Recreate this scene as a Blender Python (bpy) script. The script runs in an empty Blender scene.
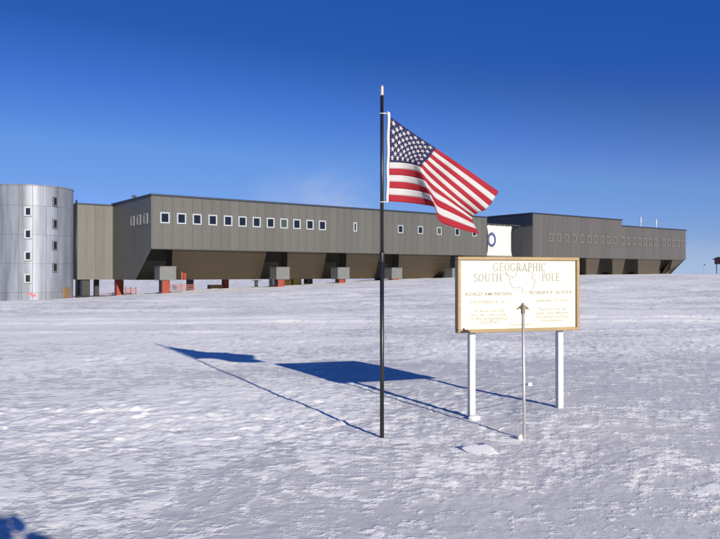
import bpy, bmesh, math, random
import numpy as np
from mathutils import Vector, Matrix

random.seed(7)
scene = bpy.context.scene
COL = scene.collection
R = math.radians

# ------------------------------------------------------------------ camera
cam_data = bpy.data.cameras.new('camera')
cam_data.lens = 35.0
cam_data.sensor_width = 36.0
cam_data.clip_start = 0.1
cam_data.clip_end = 20000.0
cam = bpy.data.objects.new('camera', cam_data)
cam.location = (0, 0, 1.6)
cam.rotation_euler = (R(90.286), 0, 0)
COL.objects.link(cam)
scene.camera = cam

# ------------------------------------------------------------------ sky and sun
SUN_EL, SUN_AZ = 18.0, 152.1          # azimuth clockwise from +Y (behind the camera, to its right)
world = bpy.data.worlds.new('World')
scene.world = world
world.use_nodes = True
wn, wl = world.node_tree.nodes, world.node_tree.links
bg = wn['Background']
bg.inputs['Strength'].default_value = 0.10
sky = wn.new('ShaderNodeTexSky')
sky.sky_type = 'NISHITA'
sky.sun_disc = False
sky.sun_elevation = R(SUN_EL)
sky.sun_rotation = R(SUN_AZ)
sky.altitude = 2835
sky.air_density = 1.15
sky.dust_density = 0.1
sky.ozone_density = 3.0
dn_ = wn.new('ShaderNodeVectorMath'); dn_.operation = 'SCALE'; dn_.inputs['Scale'].default_value = 0.098
sat = wn.new('ShaderNodeHueSaturation'); sat.inputs['Saturation'].default_value = 1.22
wl.new(sky.outputs['Color'], sat.inputs['Color']); wl.new(sat.outputs['Color'], dn_.inputs[0])
cv = wn.new('ShaderNodeRGBCurve')          # camera-like deep polar blue from the physical sky
cv.mapping.extend = 'EXTRAPOLATED'
for ci, pts_ in enumerate((((0,0),(0.062,0.019),(0.156,0.112),(0.503,0.235),(0.8,0.30),(1,0.75)), ((0,0),(0.12,0.062),(0.216,0.089),(0.407,0.255),(0.68,0.335),(0.85,0.39),(1,0.85)), ((0,0),(0.35,0.33),(0.503,0.37),(0.611,0.53),(0.738,0.62),(0.9,0.68),(1,0.95)))):
    c_ = cv.mapping.curves[ci]
    c_.points[0].location = pts_[0]; c_.points[1].location = pts_[-1]
    for q_ in pts_[1:-1]: c_.points.new(*q_)
    for q_ in c_.points: q_.handle_type = 'VECTOR'
cv.mapping.update()
wl.new(dn_.outputs[0], cv.inputs['Color'])
hs = wn.new('ShaderNodeVectorMath'); hs.operation = 'SCALE'; hs.inputs['Scale'].default_value = 9.0
wl.new(cv.outputs['Color'], hs.inputs[0])
# thin wisps of cirrus low over the ice
tc = wn.new('ShaderNodeTexCoord')
mp = wn.new('ShaderNodeMapping')
mp.inputs['Scale'].default_value = (3.2, 3.2, 5.5)
wl.new(tc.outputs['Generated'], mp.inputs['Vector'])
cn = wn.new('ShaderNodeTexNoise')
cn.inputs['Scale'].default_value = 2.6
cn.inputs['Detail'].default_value = 6
cn.inputs['Roughness'].default_value = 0.55
wl.new(mp.outputs['Vector'], cn.inputs['Vector'])
cr = wn.new('ShaderNodeValToRGB')
cr.color_ramp.elements[0].position = 0.38
cr.color_ramp.elements[1].position = 0.70
wl.new(cn.outputs['Fac'], cr.inputs['Fac'])
cd = wn.new('ShaderNodeVectorMath'); cd.operation = 'SUBTRACT'; cd.inputs[1].default_value = (-0.045, 0.99, 0.105)
wl.new(tc.outputs['Generated'], cd.inputs[0])
cs = wn.new('ShaderNodeVectorMath'); cs.operation = 'MULTIPLY'; cs.inputs[1].default_value = (7.5, 1.2, 17.0)
wl.new(cd.outputs[0], cs.inputs[0])
cl_ = wn.new('ShaderNodeVectorMath'); cl_.operation = 'LENGTH'
wl.new(cs.outputs[0], cl_.inputs[0])
lowm = wn.new('ShaderNodeMapRange')
lowm.interpolation_type = 'SMOOTHSTEP'
lowm.inputs['From Min'].default_value = 1.0
lowm.inputs['From Max'].default_value = 0.0
wl.new(cl_.outputs['Value'], lowm.inputs['Value'])
mm = wn.new('ShaderNodeMath'); mm.operation = 'MULTIPLY'
wl.new(cr.outputs['Color'], mm.inputs[0]); wl.new(lowm.outputs['Result'], mm.inputs[1])
m2 = wn.new('ShaderNodeMath'); m2.operation = 'MULTIPLY'; m2.inputs[1].default_value = 0.55
wl.new(mm.outputs[0], m2.inputs[0])
mix = wn.new('ShaderNodeMix'); mix.data_type = 'RGBA'
wl.new(m2.outputs[0], mix.inputs['Factor'])
hz_s = wn.new('ShaderNodeSeparateXYZ'); wl.new(tc.outputs['Generated'], hz_s.inputs[0])
hz_f = wn.new('ShaderNodeMapRange'); hz_f.interpolation_type = 'SMOOTHSTEP'          # pale ice-crystal haze all round the horizon
hz_f.inputs['From Min'].default_value = 0.055; hz_f.inputs['From Max'].default_value = 0.0; hz_f.inputs['To Max'].default_value = 0.8
wl.new(hz_s.outputs['Z'], hz_f.inputs['Value'])
hz_m = wn.new('ShaderNodeMix'); hz_m.data_type = 'RGBA'
wl.new(hz_f.outputs['Result'], hz_m.inputs['Factor']); wl.new(hs.outputs[0], hz_m.inputs[6]); hz_m.inputs[7].default_value = (2.9, 4.0, 6.0, 1)
wl.new(hz_m.outputs[2], mix.inputs[6])
mix.inputs[7].default_value = (4.8, 5.1, 6.1, 1)
wl.new(mix.outputs[2], bg.inputs['Color'])

sun_data = bpy.data.lights.new('sun', 'SUN')
sun_data.energy = 5.0
sun_data.angle = R(0.53)
sun_data.color = (1.0, 0.92, 0.79)
sun = bpy.data.objects.new('sun', sun_data)
az, el = R(SUN_AZ), R(SUN_EL)
TO_SUN = Vector((math.sin(az)*math.cos(el), math.cos(az)*math.cos(el), math.sin(el)))
sun.rotation_euler = (-TO_SUN).to_track_quat('-Z', 'Y').to_euler()
sun.location = TO_SUN*60
COL.objects.link(sun)

vs = scene.view_settings
vs.view_transform = 'Standard'
vs.look = 'None'
vs.exposure = 0.42
vs.gamma = 1.0
vs.use_curve_mapping = False

# ------------------------------------------------------------------ helpers
def setp(o, label=None, category=None, group=None, kind=None):
    if label: o['label'] = label
    if category: o['category'] = category
    if group: o['group'] = group
    if kind: o['kind'] = kind
    return o

def ob(name, data=None, parent=None, loc=None, rotz=None):
    o = bpy.data.objects.new(name, data)
    COL.objects.link(o)
    if parent is not None: o.parent = parent
    if loc is not None: o.location = loc
    if rotz is not None: o.rotation_euler = (0, 0, rotz)
    return o

def smooth(me):
    me.polygons.foreach_set('use_smooth', [True]*len(me.polygons))

class MB:
    """collects shapes that become one mesh"""
    def __init__(s): s.v, s.f = [], []
    def poly(s, vs_, fs_):
        n = len(s.v); s.v += [tuple(p) for p in vs_]; s.f += [tuple(i+n for i in f) for f in fs_]; return s
    def box(s, x0, x1, y0, y1, z0, z1, ch=0.0):
        if ch <= 0:
            return s.poly([(x0,y0,z0),(x1,y0,z0),(x1,y1,z0),(x0,y1,z0),(x0,y0,z1),(x1,y0,z1),(x1,y1,z1),(x0,y1,z1)],
                          [(0,3,2,1),(4,5,6,7),(0,1,5,4),(1,2,6,5),(2,3,7,6),(3,0,4,7)])
        bm = bmesh.new()
        m = Matrix.Translation(((x0+x1)/2,(y0+y1)/2,(z0+z1)/2)) @ Matrix.Diagonal((x1-x0,y1-y0,z1-z0,1))
        bmesh.ops.create_cube(bm, size=1, matrix=m)
        bmesh.ops.bevel(bm, geom=bm.edges[:], offset=ch, segments=1, affect='EDGES')
        bm.verts.ensure_lookup_table()
        s.poly([v.co[:] for v in bm.verts], [[v.index for v in f.verts] for f in bm.faces]); bm.free(); return s
    def tube(s, p, q, r0, r1=None, n=14, caps=True):
        p, q = Vector(p), Vector(q); r1 = r0 if r1 is None else r1
        d = (q-p).normalized(); a = d.orthogonal().normalized(); b = d.cross(a)
        vs_ = []
        for c, r in ((p, r0), (q, r1)):
            for i in range(n):
                t = 2*math.pi*i/n; vs_.append(c + a*(r*math.cos(t)) + b*(r*math.sin(t)))
        fs_ = [(i, (i+1)%n, n+(i+1)%n, n+i) for i in range(n)]
        if caps: fs_ += [tuple(range(n-1,-1,-1)), tuple(range(n, 2*n))]
        return s.poly(vs_, fs_)
    def lathe(s, prof, c=(0,0,0), n=24):
        vs_, fs_ = [], []
        for r, z in prof:
            for i in range(n):
                t = 2*math.pi*i/n; vs_.append((c[0]+r*math.cos(t), c[1]+r*math.sin(t), c[2]+z))
        for k in range(len(prof)-1):
            for i in range(n):
                j = (i+1)%n; fs_.append((k*n+i, k*n+j, (k+1)*n+j, (k+1)*n+i))
        fs_.append(tuple(range(n-1,-1,-1))); fs_.append(tuple(range((len(prof)-1)*n, len(prof)*n)))
        return s.poly(vs_, fs_)
    def prism(s, pts, a0, a1, axis='x'):
        """polygon pts in the two other axes, extruded along axis"""
        def P(a, p): return (a,p[0],p[1]) if axis=='x' else ((p[0],a,p[1]) if axis=='y' else (p[0],p[1],a))
        n = len(pts)
        return s.poly([P(a0,p) for p in pts]+[P(a1,p) for p in pts],
                      [tuple(range(n-1,-1,-1)), tuple(range(n,2*n))]+[(i,(i+1)%n,n+(i+1)%n,n+i) for i in range(n)])
    def mesh(s, name, mat, sm=False, fix=True):
        me = bpy.data.meshes.new(name)
        me.from_pydata(s.v, [], s.f); me.update()
        if fix:
            bm = bmesh.new(); bm.from_mesh(me); bmesh.ops.recalc_face_normals(bm, faces=bm.faces[:]); bm.to_mesh(me); bm.free()
        if sm: smooth(me)
        if mat: me.materials.append(mat)
        return me
    def build(s, name, mat, parent=None, sm=False, loc=None, rotz=None):
        return ob(name, s.mesh(name, mat, sm), parent, loc, rotz)

# ------------------------------------------------------------------ materials
def mat(name, col, rough=0.6, metal=0.0, var=0.0, vscale=(1,1,1), bump=0.0, bscale=20.0, col2=None, spec=0.4, detail=6, coord='Object'):
    m = bpy.data.materials.new(name); m.use_nodes = True
    n, l = m.node_tree.nodes, m.node_tree.links
    p = n['Principled BSDF']
    p.inputs['Roughness'].default_value = rough
    p.inputs['Metallic'].default_value = metal
    p.inputs['Specular IOR Level'].default_value = spec
    p.inputs['Base Color'].default_value = (*col, 1)
    t = n.new('ShaderNodeTexCoord')
    if var > 0 or col2:
        mp_ = n.new('ShaderNodeMapping'); mp_.inputs['Scale'].default_value = vscale
        l.new(t.outputs[coord], mp_.inputs['Vector'])
        nz = n.new('ShaderNodeTexNoise'); nz.inputs['Scale'].default_value = 1.0; nz.inputs['Detail'].default_value = detail
        nz.inputs['Roughness'].default_value = 0.6
        l.new(mp_.outputs['Vector'], nz.inputs['Vector'])
        rp = n.new('ShaderNodeValToRGB')
        a = col2 if col2 else tuple(c*(1-var) for c in col)
        b = col if col2 else tuple(min(1, c*(1+var)) for c in col)
        rp.color_ramp.elements[0].position = 0.34; rp.color_ramp.elements[0].color = (*a, 1)
        rp.color_ramp.elements[1].position = 0.66; rp.color_ramp.elements[1].color = (*b, 1)
        l.new(nz.outputs['Fac'], rp.inputs['Fac'])
        l.new(rp.outputs['Color'], p.inputs['Base Color'])
        rr = n.new('ShaderNodeMapRange'); rr.inputs['To Min'].default_value = rough-0.08; rr.inputs['To Max'].default_value = min(1, rough+0.08)
        l.new(nz.outputs['Fac'], rr.inputs['Value']); l.new(rr.outputs['Result'], p.inputs['Roughness'])
    if bump > 0:
        bz = n.new('ShaderNodeTexNoise'); bz.inputs['Scale'].default_value = bscale; bz.inputs['Detail'].default_value = 5
        l.new(t.outputs[coord], bz.inputs['Vector'])
        bp = n.new('ShaderNodeBump'); bp.inputs['Strength'].default_value = bump; bp.inputs['Distance'].default_value = 0.02
        l.new(bz.outputs['Fac'], bp.inputs['Height']); l.new(bp.outputs['Normal'], p.inputs['Normal'])
    return m

M = {}
M['panel'] = mat('grey_green_cladding', (0.079,0.0785,0.073), 0.5, 0, 0.08, (0.9,0.9,0.16), 0.05, 6)
M['panel_far'] = mat('grey_cladding_far', (0.074,0.070,0.069), 0.5, 0, 0.10, (0.5,0.5,0.12))
M['endpanel'] = mat('olive_cladding_lightened', (0.102,0.102,0.091), 0.5, 0, 0.10, (0.9,0.9,0.2), 0.05, 6)  # olive tone; same cladding lightened to offset glancing sun on the end wall
M['backing'] = mat('panel_joint_backing', (0.07,0.0695,0.065), 0.7)
M['dark_trim'] = mat('dark_blue_roof_trim', (0.022,0.028,0.05), 0.5)
M['liner'] = mat('darkened_recess', (0.010,0.009,0.008), 0.8)  # near-black colour stands in for the dark inside the recesses
M['white_frame'] = mat('white_window_frame', (0.30,0.32,0.35), 0.5)
M['trim_grey'] = mat('pale_grey_trim', (0.26,0.265,0.26), 0.5)
M['far_frame'] = mat('pale_grey_frame', (0.14,0.136,0.13), 0.5)
M['blind'] = mat('drawn_blind', (0.07,0.067,0.067), 0.5)
M['glass'] = mat('dark_window_glass', (0.006,0.008,0.014), 0.12, spec=0.5)
M['glass_green'] = mat('green_window_glass', (0.035,0.055,0.04), 0.25, spec=0.5)
M['glass_pale'] = mat('pale_window_glass', (0.10,0.10,0.085), 0.3, spec=0.5)
M['box_grey'] = mat('pale_grey_sheet_metal', (0.125,0.13,0.132), 0.5, 0, 0.08, (2,2,2))
M['red_steel'] = mat('red_oxide_steel', (0.22,0.034,0.018), 0.6, 0, 0.2, (2,2,0.7))
M['black_steel'] = mat('black_steel', (0.02,0.019,0.02), 0.5)
M['orange'] = mat('orange_plastic', (0.26,0.095,0.075), 0.6)
M['timber'] = mat('yellow_timber', (0.30,0.21,0.08), 0.75, 0, 0.2, (1,6,6))
M['dark_goods'] = mat('dark_goods', (0.05,0.05,0.055), 0.7, 0, 0.3, (3,3,3))
M['white_goods'] = mat('white_goods', (0.5,0.5,0.5), 0.6)
M['white_paint'] = mat('white_painted_wood', (0.56,0.56,0.56), 0.55, 0, 0.05, (4,4,20), 0.15, 60)
M['board'] = mat('cream_sign_board', (0.60,0.565,0.44), 0.5, 0, 0.03, (3,3,3))
M['frame_wood'] = mat('varnished_wood_frame', (0.28,0.20,0.10), 0.5, 0, 0.12, (4,30,30), 0.1, 80)
M['ink'] = mat('grey_lettering', (0.25,0.25,0.25), 0.6)
M['ink_dark'] = mat('dark_grey_lettering', (0.19,0.19,0.19), 0.6)
M['brass'] = mat('weathered_brass', (0.30,0.255,0.19), 0.5, 0.45, 0.35, (40,40,40))
M['rod'] = mat('brushed_steel_rod', (0.52,0.51,0.49), 0.45, 0.6, 0.12, (30,30,4))
M['pole'] = mat('black_painted_pole', (0.012,0.012,0.016), 0.38, 0, 0.3, (20,20,3))
M['alu'] = mat('bare_aluminium', (0.60,0.52,0.48), 0.4, 0.7)
M['rope'] = mat('white_rope', (0.7,0.7,0.68), 0.8)
M['banner'] = mat('white_banner', (0.47,0.465,0.44), 0.8, 0, 0.05, (1,1,1))
M['emblem'] = mat('navy_emblem', (0.05,0.06,0.17), 0.7)
M['pinkish'] = mat('faded_red_print', (0.55,0.10,0.12), 0.6)
M['maroon'] = mat('maroon_siding', (0.07,0.02,0.022), 0.6, 0, 0.15, (1,1,1))
M['parka'] = mat('parka_fabric', (0.32,0.03,0.03), 0.85, 0, 0.1, (8,8,8), 0.2, 120)
M['skin'] = mat('skin', (0.55,0.36,0.27), 0.55)
M['trousers'] = mat('black_trousers', (0.02,0.02,0.022), 0.85)
M['fur'] = mat('fur_trim', (0.25,0.18,0.11), 0.95, 0, 0.3, (60,60,60), 0.6, 200)
M['brown'] = mat('brown_door', (0.20,0.12,0.06), 0.6)
M['bamboo'] = mat('bamboo', (0.35,0.25,0.12), 0.7)

def tint(m, lo, hi):
    n, l = m.node_tree.nodes, m.node_tree.links
    oi = n.new('ShaderNodeObjectInfo'); p = n['Principled BSDF']; src = p.inputs['Base Color'].links[0].from_socket
    hsv = n.new('ShaderNodeHueSaturation'); mr = n.new('ShaderNodeMapRange')
    mr.inputs['To Min'].default_value = lo; mr.inputs['To Max'].default_value = hi
    l.new(oi.outputs['Random'], mr.inputs['Value']); l.new(mr.outputs['Result'], hsv.inputs['Value'])
    l.new(src, hsv.inputs['Color']); l.new(hsv.outputs['Color'], p.inputs['Base Color'])
for k_ in ('panel', 'panel_far', 'endpanel'): tint(M[k_], 0.93, 1.07)
# sloping underside: long horizontal sheets
def slope_material(name, col):
    m = mat(name, col, 0.55, 0, 0.12, (0.25,2.0,2.0))
    n, l = m.node_tree.nodes, m.node_tree.links
    t = n.new('ShaderNodeTexCoord'); s_ = n.new('ShaderNodeSeparateXYZ'); l.new(t.outputs['Object'], s_.inputs['Vector'])
    q = n.new('ShaderNodeMath'); q.operation = 'MULTIPLY'; q.inputs[1].default_value = 1.0/0.42
    l.new(s_.outputs['Z'], q.inputs[0])
    fr = n.new('ShaderNodeMath'); fr.operation = 'PINGPONG'; fr.inputs[1].default_value = 0.5; l.new(q.outputs[0], fr.inputs[0])
    st = n.new('ShaderNodeMapRange'); st.inputs['From Max'].default_value = 0.09; l.new(fr.outputs[0], st.inputs['Value'])
    bp = n.new('ShaderNodeBump'); bp.inputs['Strength'].default_value = 0.4; bp.inputs['Distance'].default_value = 0.03
    l.new(st.outputs['Result'], bp.inputs['Height']); l.new(bp.outputs['Normal'], n['Principled BSDF'].inputs['Normal'])
    return m
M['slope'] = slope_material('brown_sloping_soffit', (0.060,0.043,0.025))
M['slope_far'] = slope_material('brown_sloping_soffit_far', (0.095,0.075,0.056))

# galvanised tower plates
def galvanised():
    m = mat('galvanised_plate', (0.205,0.223,0.262), 0.50, 0.25, 0.34, (1.1,1.1,0.10), 0.05, 3)
    n, l = m.node_tree.nodes, m.node_tree.links
    oi = n.new('ShaderNodeObjectInfo')
    p = n['Principled BSDF']; src = p.inputs['Base Color'].links[0].from_socket
    hsv = n.new('ShaderNodeHueSaturation')
    mr = n.new('ShaderNodeMapRange'); mr.inputs['To Min'].default_value = 0.93; mr.inputs['To Max'].default_value = 1.07
    geo_ = n.new('ShaderNodeNewGeometry'); mpn = [k for k in n if k.type == 'MAPPING'][0]
    l.new(geo_.outputs['Position'], mpn.inputs['Vector'])
    l.new(oi.outputs['Random'], mr.inputs['Value']); l.new(mr.outputs['Result'], hsv.inputs['Value'])
    l.new(src, hsv.inputs['Color']); l.new(hsv.outputs['Color'], p.inputs['Base Color'])
    return m
M['galv'] = galvanised()

def cloth(name, col):
    m = bpy.data.materials.new(name); m.use_nodes = True
    n, l = m.node_tree.nodes, m.node_tree.links
    p = n['Principled BSDF']; p.inputs['Base Color'].default_value = (*col,1); p.inputs['Roughness'].default_value = 0.75
    p.inputs['Specular IOR Level'].default_value = 0.2
    tr = n.new('ShaderNodeBsdfTranslucent'); tr.inputs['Color'].default_value = (*col,1)
    mx = n.new('ShaderNodeMixShader'); mx.inputs[0].default_value = 0.22
    t = n.new('ShaderNodeTexCoord'); w = n.new('ShaderNodeTexNoise'); w.inputs['Scale'].default_value = 9; w.inputs['Detail'].default_value = 4
    l.new(t.outputs['Object'], w.inputs['Vector'])
    bp = n.new('ShaderNodeBump'); bp.inputs['Strength'].default_value = 0.25; bp.inputs['Distance'].default_value = 0.02
    l.new(w.outputs['Fac'], bp.inputs['Height']); l.new(bp.outputs['Normal'], p.inputs['Normal'])
    l.new(p.outputs[0], mx.inputs[1]); l.new(tr.outputs[0], mx.inputs[2])
    l.new(mx.outputs[0], n['Material Output'].inputs['Surface'])
    return m
M['f_red'] = cloth('flag_red', (0.32,0.018,0.032))
M['f_white'] = cloth('flag_white', (0.50,0.485,0.49))
M['f_blue'] = cloth('flag_blue', (0.02,0.022,0.075))
M['f_sleeve'] = cloth('flag_heading', (0.62,0.62,0.62))

def snow_material():
    """grey wind crust with flakes of loose white snow lying on it"""
    m = bpy.data.materials.new('wind_packed_snow'); m.use_nodes = True
    n, l = m.node_tree.nodes, m.node_tree.links
    p = n['Principled BSDF']; p.inputs['Roughness'].default_value = 0.62; p.inputs['Specular IOR Level'].default_value = 0.2
    t = n.new('ShaderNodeTexCoord')
    def noise(scale, sc, det=5, rough=0.55, dist=0.0):
        mp_ = n.new('ShaderNodeMapping'); mp_.inputs['Scale'].default_value = sc; mp_.inputs['Rotation'].default_value = (0,0,R(12))
        l.new(t.outputs['Object'], mp_.inputs['Vector'])
        z = n.new('ShaderNodeTexNoise'); z.inputs['Scale'].default_value = scale; z.inputs['Detail'].default_value = det; z.inputs['Roughness'].default_value = rough
        z.inputs['Distortion'].default_value = dist
        l.new(mp_.outputs['Vector'], z.inputs['Vector']); return z.outputs['Fac']
    def math_(op, a, b, c=None):
        k = n.new('ShaderNodeMath'); k.operation = op
        for q, v_ in enumerate((a, b, c)):
            if v_ is None: continue
            if isinstance(v_, (int, float)): k.inputs[q].default_value = v_
            else: l.new(v_, k.inputs[q])
        return k.outputs[0]
    at = n.new('ShaderNodeAttribute'); at.attribute_name = 'looseness'
    L = at.outputs['Fac']
    f1 = noise(2.3, (0.9,1.0,1), 8, 0.66, 0.0); f2 = noise(9.0, (0.9,1.0,1), 6, 0.62, 0.0)
    v = math_('MULTIPLY_ADD', f2, 0.62, math_('MULTIPLY', f1, 0.63))          # about 0.62 +- 0.1
    v = math_('MULTIPLY_ADD', L, 0.20, v)
    fl = n.new('ShaderNodeMapRange'); fl.interpolation_type = 'SMOOTHSTEP'
    fl.inputs['From Min'].default_value = 0.63; fl.inputs['From Max'].default_value = 0.76
    l.new(v, fl.inputs['Value'])
    F = fl.outputs['Result']
    big = noise(0.33, (0.7,1.1,1), 5, 0.6)
    base = n.new('ShaderNodeMix'); base.data_type = 'RGBA'
    bm_ = n.new('ShaderNodeMapRange'); bm_.inputs['From Min'].default_value = 0.35; bm_.inputs['From Max'].default_value = 0.65
    l.new(big, bm_.inputs['Value']); l.new(bm_.outputs['Result'], base.inputs['Factor'])
    base.inputs[6].default_value = (0.585,0.585,0.595,1); base.inputs[7].default_value = (0.69,0.69,0.695,1)
    col = n.new('ShaderNodeMix'); col.data_type = 'RGBA'
    l.new(F, col.inputs['Factor']); l.new(base.outputs[2], col.inputs[6]); col.inputs[7].default_value = (0.95,0.945,0.915,1)
    l.new(col.outputs[2], p.inputs['Base Color'])
    b0 = n.new('ShaderNodeBump'); b0.inputs['Strength'].default_value = 0.8; b0.inputs['Distance'].default_value = 0.009
    l.new(F, b0.inputs['Height'])
    g = noise(34.0, (1.0,1.0,1), 6, 0.70)
    b1 = n.new('ShaderNodeBump'); b1.inputs['Strength'].default_value = 0.6; b1.inputs['Distance'].default_value = 0.007
    l.new(g, b1.inputs['Height']); l.new(b0.outputs['Normal'], b1.inputs['Normal'])
    l.new(b1.outputs['Normal'], p.inputs['Normal'])
    return m
M['snow'] = snow_material()
M['snow_block'] = mat('loose_snow', (0.86,0.86,0.86), 0.6, 0, 0.03, (6,6,6), 0.22, 45)

# ------------------------------------------------------------------ terrain
def hsh(ix, iy, seed):
    h = (ix.astype(np.int64)*374761393 + iy.astype(np.int64)*668265263 + seed*974634541) & 0xffffffff
    h = ((h ^ (h >> 13))*1274126177) & 0xffffffff
    h = h ^ (h >> 16)
    return h.astype(np.float64)/0xffffffff*2*np.pi
def perlin(x, y, seed=0):
    ix, iy = np.floor(x), np.floor(y); fx, fy = x-ix, y-iy
    def g(a, b):
        t = hsh(ix+a, iy+b, seed); return np.cos(t)*(fx-a) + np.sin(t)*(fy-b)
    u = fx**3*(fx*(fx*6-15)+10); v = fy**3*(fy*(fy*6-15)+10)
    return ((g(0,0)*(1-u)+g(1,0)*u)*(1-v) + (g(0,1)*(1-u)+g(1,1)*u)*v)*1.5
def sstep(a, b, x):
    t = np.clip((x-a)/(b-a), 0, 1); return t*t*(3-2*t)
GX = [-200,-60,-30,-23.7,-17.6,-7.4,0,10,25,41,70,120,400]
GZ = [-2.4,-1.9,-1.23,-0.66,-0.36,0.02,0.5,0.86,1.1,1.28,1.4,1.4,1.2]
def broad(X, Y):
    g = np.zeros_like(X)
    for k in (-6,-3,0,3,6): g = g + np.interp(X+k, GX, GZ)/5
    z = g*sstep(14, 72, Y)
    z = z - np.clip(Y-140, 0, None)*0.0026
    bb = -0.593*(X+22) + 0.805*(Y-74)
    z = z - 1.35*sstep(9, 26, bb)*sstep(16, -4, X)*(1-sstep(300, 700, Y))
    z = z + 0.05*sstep(1.3, 2.4, X)*sstep(3, 6, Y)*(1-sstep(9, 14, Y))
    return z
def terrain(X, Y, fine=True, loose=False):
    X = np.asarray(X, float); Y = np.asarray(Y, float)
    z = broad(X, Y)
    d = np.sqrt(X*X+Y*Y)
    far = sstep(6, 40, d)
    z = z + 0.035*perlin(X*0.23+3, Y*0.26, 1)*sstep(5, 12, d) + 0.012*perlin(X*0.55, Y*0.7+9, 2)
    z = z + 0.12*far*perlin(X*0.06, Y*0.10, 3) * (1-sstep(60,110,Y)*0.5)
    if not fine: return z
    # how trampled the crust is: walked ground round the sign, the left half, a track across the right
    tr = np.clip(0.5+0.9*perlin(X*0.16+5, Y*0.22+2, 11)+0.5*perlin(X*0.5, Y*0.7, 12), 0, 1)
    left = sstep(0.6, -1.5, X)*sstep(5.5, 8, Y)*(1-sstep(22, 30, Y))
    band = np.exp(-((Y-14.8-0.12*X)/2.0)**2)*sstep(0, 2, X) + 0.8*np.exp(-((Y-24-0.06*X)/2.0)**2)*sstep(-2, 4, X)
    walk = np.exp(-((X-1.0)/1.9)**2-((Y-8.8)/2.2)**2)
    rough = np.clip(0.12 + 0.55*tr*(0.40+1.1*left) + 0.6*band + 0.45*walk, 0, 1.25)
    # wind-cut ripples, elongated across the view, with flat tops
    wx = X + 0.35*perlin(X*0.7, Y*0.7, 21); wy = Y + 0.35*perlin(X*0.7+7, Y*0.7, 22)
    a = perlin(wx*1.1, wy*1.4, 4); b = perlin(wx*2.6, wy*2.7, 5); c = perlin(wx*6.0, wy*5.6, 6); e = perlin(wx*14, wy*14, 7)
    f1 = 1-sstep(60,160,d); f2 = 1-sstep(26,60,d); f3 = 1-sstep(14,30,d); f4 = 1-sstep(8,16,d)
    plate = np.tanh(a*3.0)
    z = z + 0.0035*plate*f1*(0.5+0.6*rough) + 0.0042*np.tanh(3*b)*(0.05+rough)*f2 + 0.0048*np.tanh(3*c)*(0.05+rough)*f3 + 0.0030*np.tanh(2*e)*(0.2+rough)*f4
    # scuffed foot pits on trampled ground
    pit = np.clip(perlin(X*3.6+1.3, Y*3.0+4, 8)-0.33, 0, 1)
    z = z - 0.06*pit*np.clip(rough-0.35, 0, 1)*f2
    lump = np.clip(perlin(X*4.8+2.3, Y*5.4+1, 9)-0.42, 0, 1)
    z = z + 0.07*lump*np.clip(rough-0.25, 0, 1)*f2
    # far sastrugi
    z = z + 0.05*sstep(18,40,d)*(1-sstep(200,500,d))*np.tanh(2.2*perlin(X*0.22, Y*0.42+3, 10))
    # vehicle tracks: low ridges that run past the buildings
    for y0, sl, q, hgt, wd in ((22.6,-0.02,0.0016,0.085,0.30),(24.4,-0.02,0.0016,0.085,0.32),(31.5,0.05,0.0,0.10,0.4),(34.2,0.05,0.0,0.10,0.4),(45,-0.05,0.0,0.13,0.6),(49,-0.05,0.0,0.13,0.6),(19.2,0.03,0.002,0.05,0.25)):
        c0 = y0 + sl*X + q*X*X + 0.25*perlin(X*0.2, X*0+y0, 13)
        z = z + hgt*np.exp(-((Y-c0)/wd)**2)*(0.55+0.6*perlin(X*0.6, X*0+y0*2, 14))*(1-sstep(30,70,np.abs(X)))
    if loose: return z, np.clip(0.20 + 0.45*(tr-0.5) + 0.42*left + 0.45*band + 0.15*walk - 0.22*sstep(-0.5,1.5,X)*(1-sstep(10,16,Y)) + 0.30*perlin(X*0.35,Y*0.5,31) + 0.33*sstep(14,26,d), 0, 1)
    return z
def gz(x, y): return float(terrain(np.array([float(x)]), np.array([float(y)]))[0])

def make_ground():
    py = np.concatenate([np.arange(548, 300, -0.62), np.arange(300, 277, -0.35)])
    Yv = 1120.0/(py-273.0)
    tail = [-400,-200,-100,-50,-25,-12,-6,-3,-1.5,-0.6,0,0.5,1,1.5,1.9,2.3,2.6,2.9,3.2,3.5,3.75,3.95]
    Yv = np.concatenate([tail, Yv[Yv > 4.03], [320,380,460,560,700,900,1200,1700,2600,4200,7000]])
    NI, NO = 860, 26
    inner = np.linspace(-1, 1, NI)
    og = (np.linspace(0, 1, NO+1)[1:])**3
    rows = []
    for y in Yv:
        w = 2.2 + 0.60*max(y, 0) if y > 0 else 2.2 + 0.3*abs(y)
        W = 420 + 1.4*abs(y)
        right = w + (W-w)*og
        rows.append(np.concatenate([-right[::-1], inner*w, right]))
    X = np.array(rows); Y = np.repeat(Yv[:,None], X.shape[1], 1)
    Z, LO = terrain(X, Y, True, True)
    nr, nc = X.shape
    me = bpy.data.meshes.new('snow_ground')
    co = np.stack([X, Y, Z], -1).reshape(-1, 3).astype(np.float32)
    me.vertices.add(nr*nc); me.vertices.foreach_set('co', co.ravel())
    idx = np.arange(nr*nc).reshape(nr, nc)
    q = np.stack([idx[:-1,:-1], idx[:-1,1:], idx[1:,1:], idx[1:,:-1]], -1).reshape(-1, 4)
    nf = len(q)
    me.loops.add(nf*4); me.loops.foreach_set('vertex_index', q.ravel().astype(np.int32))
    me.polygons.add(nf); me.polygons.foreach_set('loop_start', np.arange(0, nf*4, 4, dtype=np.int32))
    me.polygons.foreach_set('use_smooth', np.ones(nf, bool))
    me.update(calc_edges=True)
    at = me.attributes.new('looseness', 'FLOAT', 'POINT'); at.data.foreach_set('value', LO.ravel().astype(np.float32))
    me.materials.append(M['snow'])
    o = ob('snow_ground', me); setp(o, kind='structure')
    return o
make_ground()

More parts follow.
